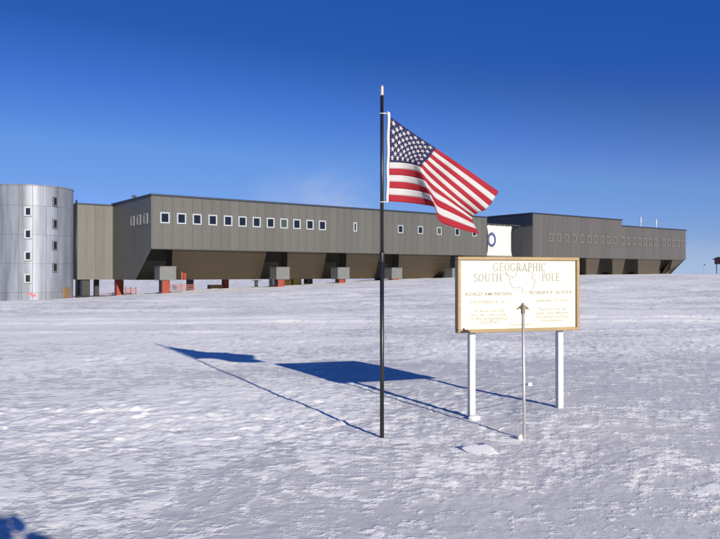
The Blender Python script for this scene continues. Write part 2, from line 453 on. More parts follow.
# ------------------------------------------------------------------ the long elevated building
ANG = math.atan2(0.593, 0.805)
ORG = Vector((-22.0, 74.0, 0.0))
UX, UY = Vector((math.cos(ANG), math.sin(ANG), 0)), Vector((-math.sin(ANG), math.cos(ANG), 0))
def loc_world(u, b): return ORG + UX*u + UY*b

LIP, BOT, DEP, INS = 4.24, 0.82, 13.6, 5.3
def slope_z(b): return LIP-0.04 - (b-0.2)*(LIP-0.04-BOT)/(INS-0.2)

def window_meshes(w, h, fw, frame_mat, pane_mat, proud=0.10):
    f = MB()
    f.box(-w/2, w/2, -proud, 0.03, h/2-fw, h/2, 0.012); f.box(-w/2, w/2, -proud, 0.03, -h/2, -h/2+fw, 0.012)
    f.box(-w/2, -w/2+fw, -proud, 0.03, -h/2+fw+0.001, h/2-fw-0.001); f.box(w/2-fw, w/2, -proud, 0.03, -h/2+fw+0.001, h/2-fw-0.001)
    p = MB().box(-w/2+fw-0.01, w/2-fw+0.01, -proud*0.35, 0.0, -h/2+fw-0.01, h/2-fw+0.01)
    return f.mesh('window', frame_mat), p.mesh('pane', pane_mat)

def add_window(parent, meshes, u, z, y=-0.002, rotz=0, x=None):
    w = ob('window', meshes[0], parent, (u, y, z), rotz)
    ob('pane', meshes[1], w)
    return w

def strip_panel(parent, me, u): return ob('panel', me, parent, (u, 0, 0))

def end_profile_panels(parent, u, face, z_top, name, material, n=11, dark_above=None):
    """upright strips of the end wall whose feet follow the sloping underside"""
    for k in range(n):
        b0, b1 = 0.07 + (DEP-0.07)*k/n + 0.006, 0.07 + (DEP-0.07)*(k+1)/n - 0.006
        def zb(b): return LIP if b < 0.2 else max(BOT, slope_z(b))
        pts = [(b0, zb(b0)), (b1, zb(b1)), (b1, z_top), (b0, z_top)]
        if b0 < INS < b1: pts = [(b0, zb(b0)), (INS, BOT), (b1, BOT), (b1, z_top), (b0, z_top)]
        MB().prism(pts, u-0.06*face, u, 'x').build('panel', material, parent)

def roof_cap(root, u0, u1, z, b1=DEP, h=0.2):
    c = MB()
    c.box(u0-0.16, u1+0.16, -0.12, 0.10, z, z+h, 0.02)
    c.box(u0-0.16, u0+0.10, 0.101, b1-0.101, z, z+h)
    c.box(u1-0.10, u1+0.16, 0.101, b1-0.101, z, z+h)
    c.box(u0-0.16, u1+0.16, b1-0.10, b1+0.12, z, z+h)
    return c.build('roof_edge', M['dark_trim'], root)

def sloping_soffit(root, length, niches, material, first_open=None):
    """lower half that leans inwards, interrupted by recesses lined in a near-black colour"""
    bt, bb = 0.2, INS
    zt = LIP-0.04
    # recess tops: (u_left_top, u_right_top, u_left_bottom, u_right_bottom)
    edges_t, edges_b = [0.0], [0.0]
    for (a, b, c, d) in niches: edges_t += [a, b]; edges_b += [c, d]
    edges_t.append(length); edges_b.append(length)
    dn = Vector((0, (zt-BOT), -(bb-bt))).normalized()      # not used for shading, only thickness direction
    th = 0.12
    for k in range(0, len(edges_t), 2):
        a, b, c, d = edges_t[k], edges_t[k+1], edges_b[k], edges_b[k+1]
        if b-a < 0.02 and d-c < 0.02: continue
        vs_ = [(a,bt,zt),(b,bt,zt),(d,bb,BOT),(c,bb,BOT)]
        back = [(x, y+th, z+th*1.5) for x, y, z in vs_]
        MB().poly(vs_+back, [(0,1,2,3),(7,6,5,4),(0,4,5,1),(1,5,6,2),(2,6,7,3),(3,7,4,0)]).build('soffit_panel', material, root)
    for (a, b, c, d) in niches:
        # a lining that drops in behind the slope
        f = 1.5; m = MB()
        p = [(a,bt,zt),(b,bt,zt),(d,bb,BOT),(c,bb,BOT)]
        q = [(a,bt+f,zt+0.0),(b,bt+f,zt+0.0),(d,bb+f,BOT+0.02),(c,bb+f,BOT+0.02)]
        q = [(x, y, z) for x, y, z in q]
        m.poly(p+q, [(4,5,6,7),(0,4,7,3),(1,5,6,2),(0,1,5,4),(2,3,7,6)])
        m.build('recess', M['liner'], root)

main = ob('research_building', None, None, ORG, ANG)
setp(main, 'long grey elevated building with a row of small white framed windows', 'building')
LEN, TOP = 50.8, 9.80
# core behind the cladding
MB().box(0.06, LEN-0.06, 0.07, DEP, LIP, TOP).build('wall_core', M['backing'], main)
MB().box(0.06, LEN-0.06, INS+0.14, DEP-0.02, BOT, BOT+0.015).build('floor', M['backing'], main)
MB().box(0.06, LEN-0.06, INS+1.75, DEP-0.02, BOT+0.016, LIP-0.002).build('lower_core', M['backing'], main)
MB().box(0.0, LEN, 0.0, 0.21, LIP-0.10, LIP-0.003).build('overhang_lip', M['backing'], main)
front = MB().box(0.0, LEN, 0.045, 0.068, LIP+0.005, TOP-0.005).build('wall', M['backing'], main)
NP = 45
pw = LEN/NP
pm = MB().box(0.006, pw-0.006, 0.0, 0.044, LIP, TOP, 0.008).mesh('panel', M['panel'])
for k in range(NP): strip_panel(front, pm, k*pw)
end_wall = MB().prism([(0.08,LIP+0.01),(0.3,LIP-0.08),(INS,BOT+0.03),(DEP-0.05,BOT+0.03),(DEP-0.05,TOP-0.02),(0.08,TOP-0.02)], 0.001, 0.05, 'x').build('end_wall', M['backing'], main)
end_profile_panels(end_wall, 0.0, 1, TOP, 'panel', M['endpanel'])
MB().box(0.0, LEN, 0.0, DEP, TOP+0.005, TOP+0.09).build('roof', M['dark_trim'], main)
roof_cap(main, 0.0, LEN, TOP+0.006)
# windows along the front
def t_of_px(px):
    k = (px-360)/700.0
    return (k*74+22)/(0.805-0.593*k)
WM = window_meshes(1.06, 1.20, 0.15, M['white_frame'], M['glass'])
WG = (WM[0], MB().box(-0.39,0.39,-0.035,0,-0.46,0.46).mesh('pane', M['glass_green']))
WN = window_meshes(0.55, 1.20, 0.15, M['white_frame'], M['glass'])
WS = window_meshes(0.92, 1.08, 0.13, M['white_frame'], M['glass'])
WSG = (WS[0], MB().box(-0.34,0.34,-0.035,0,-0.42,0.42).mesh('pane', M['glass_green']))
for px in (164.6,181.2,196.8,212.4,227.7,242.1,256.3,270.2,283.6,296.5,309.6,322.0):
    add_window(main, WG if abs(px-283.6) < 0.1 else WM, t_of_px(px), 7.5)
add_window(main, WN, t_of_px(354.8), 7.5)
for px in (400.1,420.0,438.8,456.8,474.0): add_window(main, WSG if abs(px-438.8) < 0.1 else WS, t_of_px(px), 7.5)
WE = window_meshes(1.25, 1.12, 0.17, M['trim_grey'], M['glass_pale'], 0.05)
for b in (6.0,3.9,1.75):
    w = ob('window', WE[0], main, (-0.062, b, 7.45), -math.pi/2); ob('pane', WE[1], w)
# recesses, column boxes and columns
def u_at(px, b):
    k = (px-360)/700.0
    return (k*(74+0.805*b)+22+0.593*b)/(0.805-0.593*k)
def recess(a, b, c, d, off=0.0): return (u_at(a,0.2)-off, u_at(b,0.2)-off, u_at(c,INS)-off, u_at(d,INS)-off)
cols = [2.0, 16.3, 25.2, 34.0, 45.2]
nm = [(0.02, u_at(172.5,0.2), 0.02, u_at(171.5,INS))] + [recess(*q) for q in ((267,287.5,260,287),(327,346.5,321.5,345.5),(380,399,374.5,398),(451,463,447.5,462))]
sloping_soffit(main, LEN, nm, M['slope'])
for t in cols:
    base = loc_world(t, 1.1)
    bx = MB().box(t-0.92, t+0.92, 0.60, 2.2, BOT+0.0, BOT+1.45, 0.03).build('column_box', M['box_grey'], main)
    MB().box(t-0.95, t+0.95, 0.57, 2.23, BOT+1.452, BOT+1.51).build('lid', M['box_grey'], bx)
    g0 = gz(base.x, base.y)-0.4
    if g0 < BOT-0.2:
        c = MB().box(t-0.62, t+0.28, 0.75, 1.55, g0, BOT-0.002, 0.03).build('column', M['red_steel'], main)
        MB().box(t-0.70, t+0.36, 0.67, 1.63, g0+0.30, g0+0.55).build('base_plate', M['red_steel'], c)
        MB().box(t-0.66, t-0.63, 0.72, 1.58, g0+0.56, BOT-0.01).build('shade_plate', M['black_steel'], c)  # black sheet paints the shaded left side of the column
for t, b, m_, w in ((8.43,10,'black_steel',0.7),(13.2,10,'red_steel',0.7),(23.6,10,'black_steel',0.7),(0.6,12.9,'red_steel',0.85),(31.5,10,'black_steel',0.7),(38,10,'black_steel',0.7)):
    p = loc_world(t, b); g0 = gz(p.x, p.y)-0.4
    if g0 < BOT-0.1: MB().box(t-w/2, t+w/2, b-w/2, b+w/2, g0, BOT-0.002, 0.03).build('column', M[m_], main)
# stub wing that runs on past the end wall towards the round tower
LW = 4.2
wing = MB().box(-LW+0.05, -0.07, DEP-0.35, DEP+9.0, BOT, TOP-0.12).build('side_wing', M['backing'], main)
nw = 4
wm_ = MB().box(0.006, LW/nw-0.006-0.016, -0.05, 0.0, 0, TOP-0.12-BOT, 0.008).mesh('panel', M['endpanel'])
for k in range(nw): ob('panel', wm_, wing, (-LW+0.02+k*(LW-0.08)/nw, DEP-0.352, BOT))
MB().box(-LW-0.05, -0.07, DEP-0.50, DEP+9.0, TOP-0.118, TOP+0.06).build('wing_roof_edge', M['dark_trim'], main)
pz = gz(*loc_world(-LW-0.2, DEP-0.6)[:2])
pipe = MB().tube((-LW-0.12, DEP-0.55, pz), (-LW-0.12, DEP-0.55, TOP+0.35), 0.10, n=12).build('drain_pipe', M['black_steel'], main, True)
for t, b, w, m_ in ((-3.1,DEP+0.4,0.95,'black_steel'),(-1.2,DEP+2.4,0.55,'black_steel'),(-2.4,DEP+5.5,0.5,'black_steel')):
    p = loc_world(t, b); g0 = gz(p.x, p.y)-0.4
    MB().box(t-w/2, t+w/2, b-w/2, b+w/2, g0, BOT-0.002, 0.03).build('column', M[m_], main)
m_ = MB(); m_.tube((1.3,9.5,TOP+0.09),(1.3,9.5,TOP+0.75),0.10,0.07); m_.box(1.1,1.5,9.3,9.7,TOP+0.75,TOP+0.95)
m_.build('roof_vent', M['dark_goods'], main)

# ------------------------------------------------------------------ far building, in line with the first
U2, LEN2, STEP = 61.2, 45.5, 24.0
T1, T2 = 10.95, 9.90
far = ob('research_building', None, None, loc_world(U2, 0), ANG)
setp(far, 'darker far elevated building with stepped roof and white hanging banner at its end', 'building')
MB().box(0.06, STEP, 0.07, DEP, LIP, T1).build('wall_core', M['backing'], far)
MB().box(STEP+0.01, LEN2-0.06, 0.07, DEP, LIP, T2).build('wall_core', M['backing'], far)
MB().box(0.06, LEN2-0.06, INS+1.75, DEP-0.02, BOT+0.016, LIP-0.002).build('lower_core', M['backing'], far)
MB().box(0.0, LEN2, 0.0, 0.21, LIP-0.10, LIP-0.003).build('overhang_lip', M['backing'], far)
n1, n2 = 20, 18
f1 = MB().box(0.0, STEP, 0.045, 0.068, LIP+0.005, T1-0.005).build('wall', M['backing'], far)
pm1 = MB().box(0.006, STEP/n1-0.006, 0.0, 0.044, LIP, T1, 0.008).mesh('panel', M['panel_far'])
for k in range(n1): strip_panel(f1, pm1, k*STEP/n1)
f2 = MB().box(STEP+0.01, LEN2, 0.045, 0.068, LIP+0.005, T2-0.005).build('wall', M['backing'], far)
pm2 = MB().box(0.006, (LEN2-STEP)/n2-0.006, 0.0, 0.044, LIP, T2, 0.008).mesh('panel', M['panel_far'])
for k in range(n2): strip_panel(f2, pm2, STEP+k*(LEN2-STEP)/n2)
ew = MB().prism([(0.08,LIP+0.01),(0.3,LIP-0.08),(INS,BOT+0.03),(DEP-0.05,BOT+0.03),(DEP-0.05,T1-0.02),(0.08,T1-0.02)], 0.001, 0.05, 'x').build('end_wall', M['backing'], far)
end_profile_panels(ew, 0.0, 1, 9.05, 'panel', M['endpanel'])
MB().box(-0.09, -0.0, 0.05, DEP, 9.08, T1).build('end_upper_band', M['dark_trim'], far)  # upper end wall in a darker colour than the panels below
MB().box(0.0, STEP, 0.0, DEP, T1+0.005, T1+0.09).build('roof', M['dark_trim'], far)
MB().box(STEP+0.01, LEN2, 0.0, DEP, T2+0.005, T2+0.09).build('roof', M['dark_trim'], far)
roof_cap(far, 0.0, STEP, T1+0.006); roof_cap(far, STEP+0.2, LEN2, T2+0.006)
WF = window_meshes(1.02, 1.28, 0.15, M['far_frame'], M['blind'])
px = 550.0
for px in (550.4,558.6,566.4,574.2,581.6,588.6,595.4,602,608.4,614.6,622.5,628.2,633.8,639.2,644.5,649.8,655,663.5,668.4,673.2,678,682.4):
    add_window(far, WF, t_of_px(px)-U2, 7.35)
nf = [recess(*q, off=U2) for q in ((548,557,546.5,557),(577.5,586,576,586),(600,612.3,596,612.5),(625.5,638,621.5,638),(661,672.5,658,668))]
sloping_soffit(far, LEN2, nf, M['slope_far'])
MB().box(LEN2-2.2, LEN2-1.5, 4.4, 5.2, 0.2, LIP-1.0, 0.03).build('column', M['black_steel'], far)
for px_, hh in ((653.2,1.35),(669,1.25)):
    u = t_of_px(px_)-U2
    a = MB().tube((u+4,5,T2+0.09),(u+4,5,T2+1.9*hh),0.11,0.07,n=8).tube((u+4,5,T2+1.2*hh),(u+4,5,T2+1.95*hh),0.16,0.12,n=8).build('antenna', M['white_goods'], far)

# banner strung across the gap, parallel to the facades
bann = ob('hanging_banner', None, None, loc_world(56.25, 2.5), ANG)
setp(bann, 'square white banner with navy ring emblem hung in gap between the two buildings', 'banner')
v, f = [], []
n = 16
for j in range(n+1):
    for i in range(n+1):
        s, t = i/n*2-1, j/n*2-1
        w = 2.85*(0.91+0.12*abs(t)**4)
        v.append((s*w, 0.07*math.sin(s*4+1)*(1-t*t), 6.6 + t*2.35 + 0.07*abs(math.sin(2.5*math.pi*(s+1)))*max(0, t)**6))
for j in range(n):
    for i in range(n): a = j*(n+1)+i; f.append((a,a+1,a+n+2,a+n+1))
cl = MB().poly(v, f).build('cloth', M['banner'], bann, True)
cl.modifiers.new('thickness', 'SOLIDIFY').thickness = 0.01
MB().tube((-5.35,0,9.16),(4.85,0,9.16),0.10,n=10).build('top_bar', M['dark_goods'], bann)
MB().tube((-2.95,0,4.20),(2.95,0,4.20),0.05,n=10).build('bottom_bar', M['box_grey'], bann)
for k in range(9):
    x = -2.75+k*5.5/8
    MB().tube((x,-0.11,9.10),(x+0.05,-0.02,8.90),0.05,0.04,n=6).build('lashing', M['dark_goods'], bann)
rg = MB(); n = 40; cx_, cz_ = -1.85, 6.75
vv = []
for r_ in (0.70,1.14):
    for i in range(n): a = 2*math.pi*i/n; vv.append((cx_+r_*0.82*math.cos(a), -0.10, cz_+r_*math.sin(a)))
rg.poly(vv, [(i,(i+1)%n,n+(i+1)%n,n+i) for i in range(n)]).build('emblem_ring', M['emblem'], bann)

# ------------------------------------------------------------------ round metal tower
TC, TR = Vector((-31.0, 66.0, 0)), 3.66
tz0, tz1 = gz(-31.1, 62)-0.5, 1.6+7.85
tower = ob('round_tower', None, None, (TC.x, TC.y, 0))
setp(tower, 'round silver metal stair tower with two columns of small windows', 'tower')
core = MB().lathe([(TR-0.05,tz0),(TR-0.05,tz1-0.05)], n=64).build('tower_core', M['backing'], tower, True)
NPL, COURSE = 20, [tz0, -0.15, 2.45, 5.05, 7.65, tz1]
for r in range(len(COURSE)-1):
    z0, z1 = COURSE[r]+0.008, COURSE[r+1]-0.008
    v, f = [], []
    ns = 6; da = 2*math.pi/NPL
    for i in range(ns+1):
        a = -da/2+0.004 + (da-0.008)*i/ns
        rr = TR + 0.012*math.sin(math.pi*i/ns)
        for (q, z) in ((rr-0.04,z0),(rr,z0),(rr,z1),(rr-0.04,z1)): v.append((q*math.cos(a), q*math.sin(a), z))
    for i in range(ns):
        for k in range(4): f.append((i*4+k, i*4+(k+1)%4, (i+1)*4+(k+1)%4, (i+1)*4+k))
    f += [(0,1,2,3), (ns*4+3,ns*4+2,ns*4+1,ns*4)]
    pl = MB().poly(v, f).mesh('plate', M['galv'])
    for k in range(NPL):
        o = ob('plate', pl, tower, (0,0,0), da*k)
MB().lathe([(TR+0.05,tz1+0.001),(TR+0.07,tz1+0.04),(TR+0.05,tz1+0.10),(TR-0.3,tz1+0.12)], n=64).build('rim', M['galv'], tower, True)
TWm = window_meshes(0.62, 0.86, 0.13, M['white_frame'], M['glass'], 0.12)
TWd = window_meshes(0.50, 0.86, 0.09, M['box_grey'], M['glass'], 0.12)
def tower_angle(px):
    # bearing on the drum of the point seen at picture column px
    k = (px-360)/700.0; best = None
    for i in range(3600):
        a = math.pi + math.pi*i/3600.0
        x, y = TC.x+TR*math.cos(a), TC.y+TR*math.sin(a)
        e = abs(x/y-k)
        if best is None or e < best[0]: best = (e, a, y)
    return best[1], best[2]
for px_, ys, wmesh in ((28.0,(211.5,234,256,278.5),TWm),(54.5,(201.5,224,245.5,267.5),TWd)):
    a, yy = tower_angle(px_)
    for py_ in ys:
        z = 1.6 + (273-py_)*yy/700
        w = ob('window', wmesh[0], tower, ((TR+0.03)*math.cos(a), (TR+0.03)*math.sin(a), z), a+math.pi/2)
        ob('pane', wmesh[1], w)
a, yy = tower_angle(66.5)
ob('door', MB().box(-0.5,0.5,-0.07,0.05,-0.9,0.9,0.02).mesh('door', M['brown']), tower, ((TR+0.02)*math.cos(a), (TR+0.02)*math.sin(a), 1.6-24*yy/700), a+math.pi/2)
# faded red mark
a, yy = tower_angle(32.3)
mk = MB()
mk.poly([(-0.30,-0.06,0.12),(0.02,-0.06,0.16),(0.02,-0.06,-0.06),(-0.30,-0.06,-0.02)],[(0,1,2,3)])
mk.poly([(-0.10,-0.062,-0.08),(0.30,-0.062,0.02),(0.26,-0.062,-0.22),(-0.06,-0.062,-0.26)],[(0,1,2,3)])
ob('painted_mark', mk.mesh('painted_mark', M['pinkish']), tower, ((TR+0.0)*math.cos(a), (TR+0.0)*math.sin(a), 1.6-21*yy/700), a+math.pi/2)

# ------------------------------------------------------------------ goods kept under the long building
def ground_at(u, b):
    p = loc_world(u, b); return Vector((p.x, p.y, gz(p.x, p.y)))
def fence(u0, u1, b, label):
    p = ground_at((u0+u1)/2, b)
    r = ob('barrier_fence', None, None, p, ANG)
    setp(r, label, 'fence', 'orange barrier fences')
    h = (u1-u0)/2; n = max(2, int((u1-u0)/1.6))
    for i in range(n+1):
        x = -h + 2*h*i/n
        MB().tube((x,0,-0.3),(x,0,0.95),0.05,n=8).build('post', M['red_steel'], r)
    for z in (0.30,0.52,0.74):
        MB().box(-h, h, -0.03, 0.03, z-0.05, z+0.05).build('rail', M['orange'], r)
fence(-0.2, 1.0, 8.0, 'short orange barrier fence beside the first red column')
fence(3.2, 6.2, 3.6, 'long orange barrier fence between red column and black column')
fence(-1.0, 3.6, 17.5, 'farther orange barrier fence seen behind the end of the building')

def crate_stack(u, b, w, d, h, mat_, name, label, cat, slats=3):
    p = ground_at(u, b); r = ob(name, None, None, p, ANG); setp(r, label, cat)
    MB().box(-w/2+0.03, w/2-0.03, -d/2+0.03, d/2-0.03, 0.1, h-0.02).build('body', mat_, r)
    for k in range(slats):
        z = 0.08+(h-0.08)*k/slats
        MB().box(-w/2, w/2, -d/2, -d/2+0.028, z, z+(h-0.08)/slats-0.04).build('board', mat_, r)
    for s in (-1, 1): MB().box(s*(w/2-0.1)-0.06, s*(w/2-0.1)+0.06, -d/2-0.03, d/2, -0.25, 0.078).build('skid', M['dark_goods'], r)
    return r
crate_stack(21.0, 8.5, 1.6, 1.2, 1.25, M['timber'], 'wooden_crate', 'yellow wooden crate with dark gap on its right, under the building', 'crate')
crate_stack(22.9, 8.8, 1.3, 1.2, 1.45, M['timber'], 'wooden_crate', 'taller yellow wooden crate nearest the third grey column box', 'crate')
crate_stack(11.6, 9.6, 1.7, 1.0, 0.55, M['brown'], 'wooden_crate', 'low brown crate beside the dark red inner column', 'crate')
crate_stack(24.6, 8.2, 0.9, 0.9, 1.0, M['dark_goods'], 'storage_box', 'dark storage box left of the third red column', 'box')
crate_stack(18.2, 6.2, 1.0, 1.0, 1.1, M['white_goods'], 'storage_box', 'white storage box right of the second red column', 'box')
crate_stack(19.6, 7.6, 1.1, 0.9, 0.95, M['dark_goods'], 'storage_box', 'black storage box right of the white storage box', 'box')
crate_stack(-5.4, 14.5, 0.9, 0.9, 1.1, M['orange'], 'storage_box', 'orange brown box squeezed between silver tower and drain pipe', 'box')
p = ground_at(15.6, 6.6)
reel = ob('cable_reel', None, None, p+Vector((0,0,0.42))); reel.rotation_euler = (math.pi/2, 0, ANG); setp(reel, 'dark cable reel lying flat left of the second red column', 'reel')
for y in (-0.42, 0.42):
    fl = MB()
    n = 28; vv = []
    for r_ in (0.20, 0.62):
        for yy in (y-0.03, y+0.03):
            for i in range(n): a = 2*math.pi*i/n; vv.append((r_*math.cos(a), yy, 0.5+r_*math.sin(a)))
    ff = []
    for i in range(n):
        j = (i+1)%n; ff += [(i,j,2*n+j,2*n+i),(n+i,n+j,3*n+j,3*n+i),(2*n+i,2*n+j,3*n+j,3*n+i),(i,j,n+j,n+i)]
    fl.poly(vv, ff)
    for i in range(3): a = math.pi*i/3; fl.tube((0.5*math.cos(a),y,0.5+0.5*math.sin(a)),(-0.5*math.cos(a),y,0.5-0.5*math.sin(a)),0.03,n=6)
    fl.build('flange', M['dark_goods'], reel)
MB().tube((0,-0.40,0.5),(0,0.40,0.5),0.22,n=16).build('drum', M['dark_goods'], reel, True)
p = ground_at(-3.2, DEP-1.4)
platform = ob('dark_patch_platform', None, None, p, ANG); setp(platform, 'made-up low black sled lying on snow between tower and first column', 'platform')  # black shape made up to darken this patch of snow
for s in (-0.7, 0.7):
    MB().prism([(-2.0,-0.12),(2.1,-0.12),(2.5,0.22),(2.35,0.24),(2.0,0.0),(-2.0,0.0)], s-0.07, s+0.07, 'y').build('runner', M['black_steel'], platform)
for k in range(7): MB().box(-1.9+k*0.56, -1.9+k*0.56+0.5, -0.95, 0.95, 0.16, 0.23).build('plank', M['black_steel'], platform)
for s in (-1.2, 1.2): MB().box(s-0.06, s+0.06, -0.85, 0.85, 0.001, 0.158).build('cross_bar', M['black_steel'], platform)

def pole_flag(x, y, h, w, fh, material, label, tilt=0.0):
    z = gz(x, y); r = ob('marker_flag', None, None, (x, y, z)); setp(r, label, 'flag')
    MB().tube((0,0,-0.3),(tilt,0,h),0.03,0.02,n=8).build('pole', M['bamboo'], r)
    v, f = [], []
    for j in range(4):
        for i in range(7):
            s, t = i/6, j/3
            v.append((tilt+s*w, 0.06*math.sin(s*7), h-0.03-t*fh*(1-0.25*s)-0.12*s))
    for j in range(3):
        for i in range(6): a = j*7+i; f.append((a,a+1,a+8,a+7))
    c = MB().poly(v, f).build('cloth', material, r, True); c.modifiers.new('t', 'SOLIDIFY').thickness = 0.01
p = loc_world(3.1, -0.5)
pole_flag(p.x, p.y, 2.25, 0.5, 0.85, M['red_steel'], 'small red marker flag right of the first grey column box')
pole_flag(0.491*170, 170.0, 2.6, 0.40, 0.42, M['dark_goods'], 'tiny dark marker flag on pole far off near the right edge')

# ------------------------------------------------------------------ stilted hut at the right edge
hx, hy = 0.5195*230, 230.0
hz = gz(hx, hy)
hut = ob('stilted_hut', None, None, (hx, hy, 0)); setp(hut, 'small dark red hut on stilts cut off by the right edge', 'hut')
z0, z1 = 1.6+9.0*230/700, 1.6+13.6*230/700
wl_ = MB().box(0, 9.0, 0, 6, z0, z1, 0.05).build('wall', M['maroon'], hut)
MB().prism([(-0.4,z1+0.01),(6.4,z1+0.01),(6.4,z1+0.20),(3.0,z1+0.9),(-0.4,z1+0.20)], -0.5, 9.4, 'x').build('roof', M['maroon'], hut)
for x in (0.5, 3.2, 5.9, 8.5):
    for y in (0.5, 5.5): MB().tube((x,y,hz-0.5),(x,y,z0-0.001),0.16,n=8).build('stilt', M['box_grey'], hut)
for x in (1.5, 4.5, 7.0):
    w = MB().box(x, x+0.9, -0.08, -0.002, z0+0.5, z0+1.3).build('window', M['black_steel'], hut)

# ------------------------------------------------------------------ flagpole
PX, PY = 0.213, 6.79
pz = gz(PX, PY)
pole_top = 1.6 + (273-85)*PY/700
fp = ob('flagpole', None, None, (PX, PY, pz)); setp(fp, 'slim black flagpole planted in the snow left of the sign', 'flagpole')
H = pole_top-pz
MB().tube((0,0,-0.3),(0,0,1.75),0.0205,0.0200,n=20).build('lower_section', M['pole'], fp, True)
MB().tube((0,0,1.751),(0,0,H-0.10),0.0185,0.0165,n=20).build('upper_section', M['pole'], fp, True)
MB().lathe([(0.0235,1.70),(0.0245,1.71),(0.0245,1.79),(0.0225,1.80)], n=20).build('coupling', M['pole'], fp, True)
MB().lathe([(0.017,H-0.099),(0.0185,H-0.09),(0.0185,H-0.02),(0.012,H-0.002),(0.004,H+0.004)], n=20).build('pole_cap', M['alu'], fp, True)

# ------------------------------------------------------------------ flag: cloth surface through measured points
ZU = [0,.15,.30,.40,.45,.50,.60,.80,1.0]
ZV = [0,.27,.54,.77,1.0]
CT = [[(40,45),(108,94),(176,141),(222,171),(248,189),(274,206),(322,239),(400,293),(474,345)],
      [(39,137),(96,156),(152,184),(193,212),(216,232),(240,252),(288,291),(362,352),(430,410)],
      [(38,228),(85,230),(130,237),(164,249),(184,271),(206,293),(250,332),(317,388),(379,437)],
      [(36,305),(95,308),(150,318),(190,332),(205,351),(224,373),(270,398),(322,428),(369,458)],
      [(35,384),(110,390),(180,399),(222,410),(227,434),(238,464),(285,485),(340,501),(395,515)]]
DU = {0:0.0,.15:0.05,.30:0.02,.40:-0.06,.45:-0.02,.50:0.06,.60:0.16,.80:0.22,1.0:0.38}
def hermite(ts, ps, t):
    n = len(ts)
    k = 0
    while k < n-2 and t > ts[k+1]: k += 1
    def tan(i):
        if i == 0: return (ps[1]-ps[0])/(ts[1]-ts[0])
        if i == n-1: return (ps[-1]-ps[-2])/(ts[-1]-ts[-2])
        return (ps[i+1]-ps[i-1])/(ts[i+1]-ts[i-1])
    h = ts[k+1]-ts[k]; s = (t-ts[k])/h
    return (2*s**3-3*s**2+1)*ps[k] + (s**3-2*s**2+s)*h*tan(k) + (-2*s**3+3*s**2)*ps[k+1] + (s**3-s**2)*h*tan(k+1)
CP = []
for j, vv_ in enumerate(ZV):
    row = []
    for i, uu in enumerate(ZU):
        zx, zy = CT[j][i]
        px_, py_ = 380+zx/3.992, 105+zy/3.992
        d = PY + DU[uu]*(1.0 if uu > .55 else (0.35+0.9*vv_)) + 0.06*uu*math.sin(vv_*5.0+uu*3)
        row.append(Vector(((px_-360)/700*d, d, 1.6+(273-py_)/700*d)))
    CP.append(row)
FO = Vector((PX, PY, pz))
def flag_pt(u, v):
    return hermite(ZV, [hermite(ZU, r, u) for r in CP], v) - FO
def flag_nrm(u, v):
    e = 0.004
    a = flag_pt(min(u+e,1), v)-flag_pt(max(u-e,0), v); b = flag_pt(u, min(v+e,1))-flag_pt(u, max(v-e,0))
    return a.cross(b).normalized()
flag = ob('flag', None, None, FO); setp(flag, 'United States flag with stars and stripes blowing from the black pole', 'flag')
def patch(u0, u1, v0, v1, nu, nv, name, material, parent):
    v, f = [], []
    for j in range(nv+1):
        for i in range(nu+1): v.append(flag_pt(u0+(u1-u0)*i/nu, v0+(v1-v0)*j/nv))
    for j in range(nv):
        for i in range(nu): a = j*(nu+1)+i; f.append((a,a+nu+1,a+nu+2,a+1))
    me = bpy.data.meshes.new(name); me.from_pydata([tuple(p) for p in v], [], f); smooth(me); me.materials.append(material)
    o = ob(name, me, parent); s = o.modifiers.new('thickness', 'SOLIDIFY'); s.thickness = 0.0016; s.offset = 0
    return o
CU, CV = 0.40, 7/13
for k in range(13):
    u0 = CU if k < 7 else 0.0
    patch(u0, 1, k/13, (k+1)/13, 44 if k < 7 else 72, 4, 'stripe', M['f_red'] if k%2 == 0 else M['f_white'], flag)
canton = patch(0, CU, 0, CV, 30, 24, 'canton', M['f_blue'], flag)
for r in range(9):
    for c in range(6 if r%2 == 0 else 5):
        cu = CU*((2*c+1)/12 if r%2 == 0 else (2*c+2)/12); cv = CV*(r+1)/10
        ctr = flag_pt(cu, cv); nn = flag_nrm(cu, cv)
        v = [ctr]; hoist = 13.0/13
        for i in range(10):
            a = -math.pi/2 + i*math.pi/5; rr = 0.037 if i%2 == 0 else 0.0155
            v.append(flag_pt(min(max(cu+rr*math.cos(a)/1.9*1.12, 0), 1), min(max(cv+rr*math.sin(a)*1.12, 0), 1)))
        vs_ = []
        for sgn in (1, -1): vs_ += [p+nn*(0.0022*sgn) for p in v]
        ff = [(0,1+i,1+(i+1)%10) for i in range(10)] + [(11,12+(i+1)%10,12+i) for i in range(10)]
        me = bpy.data.meshes.new('star'); me.from_pydata([tuple(p) for p in vs_], [], ff); me.materials.append(M['f_white'])
        ob('star', me, canton)
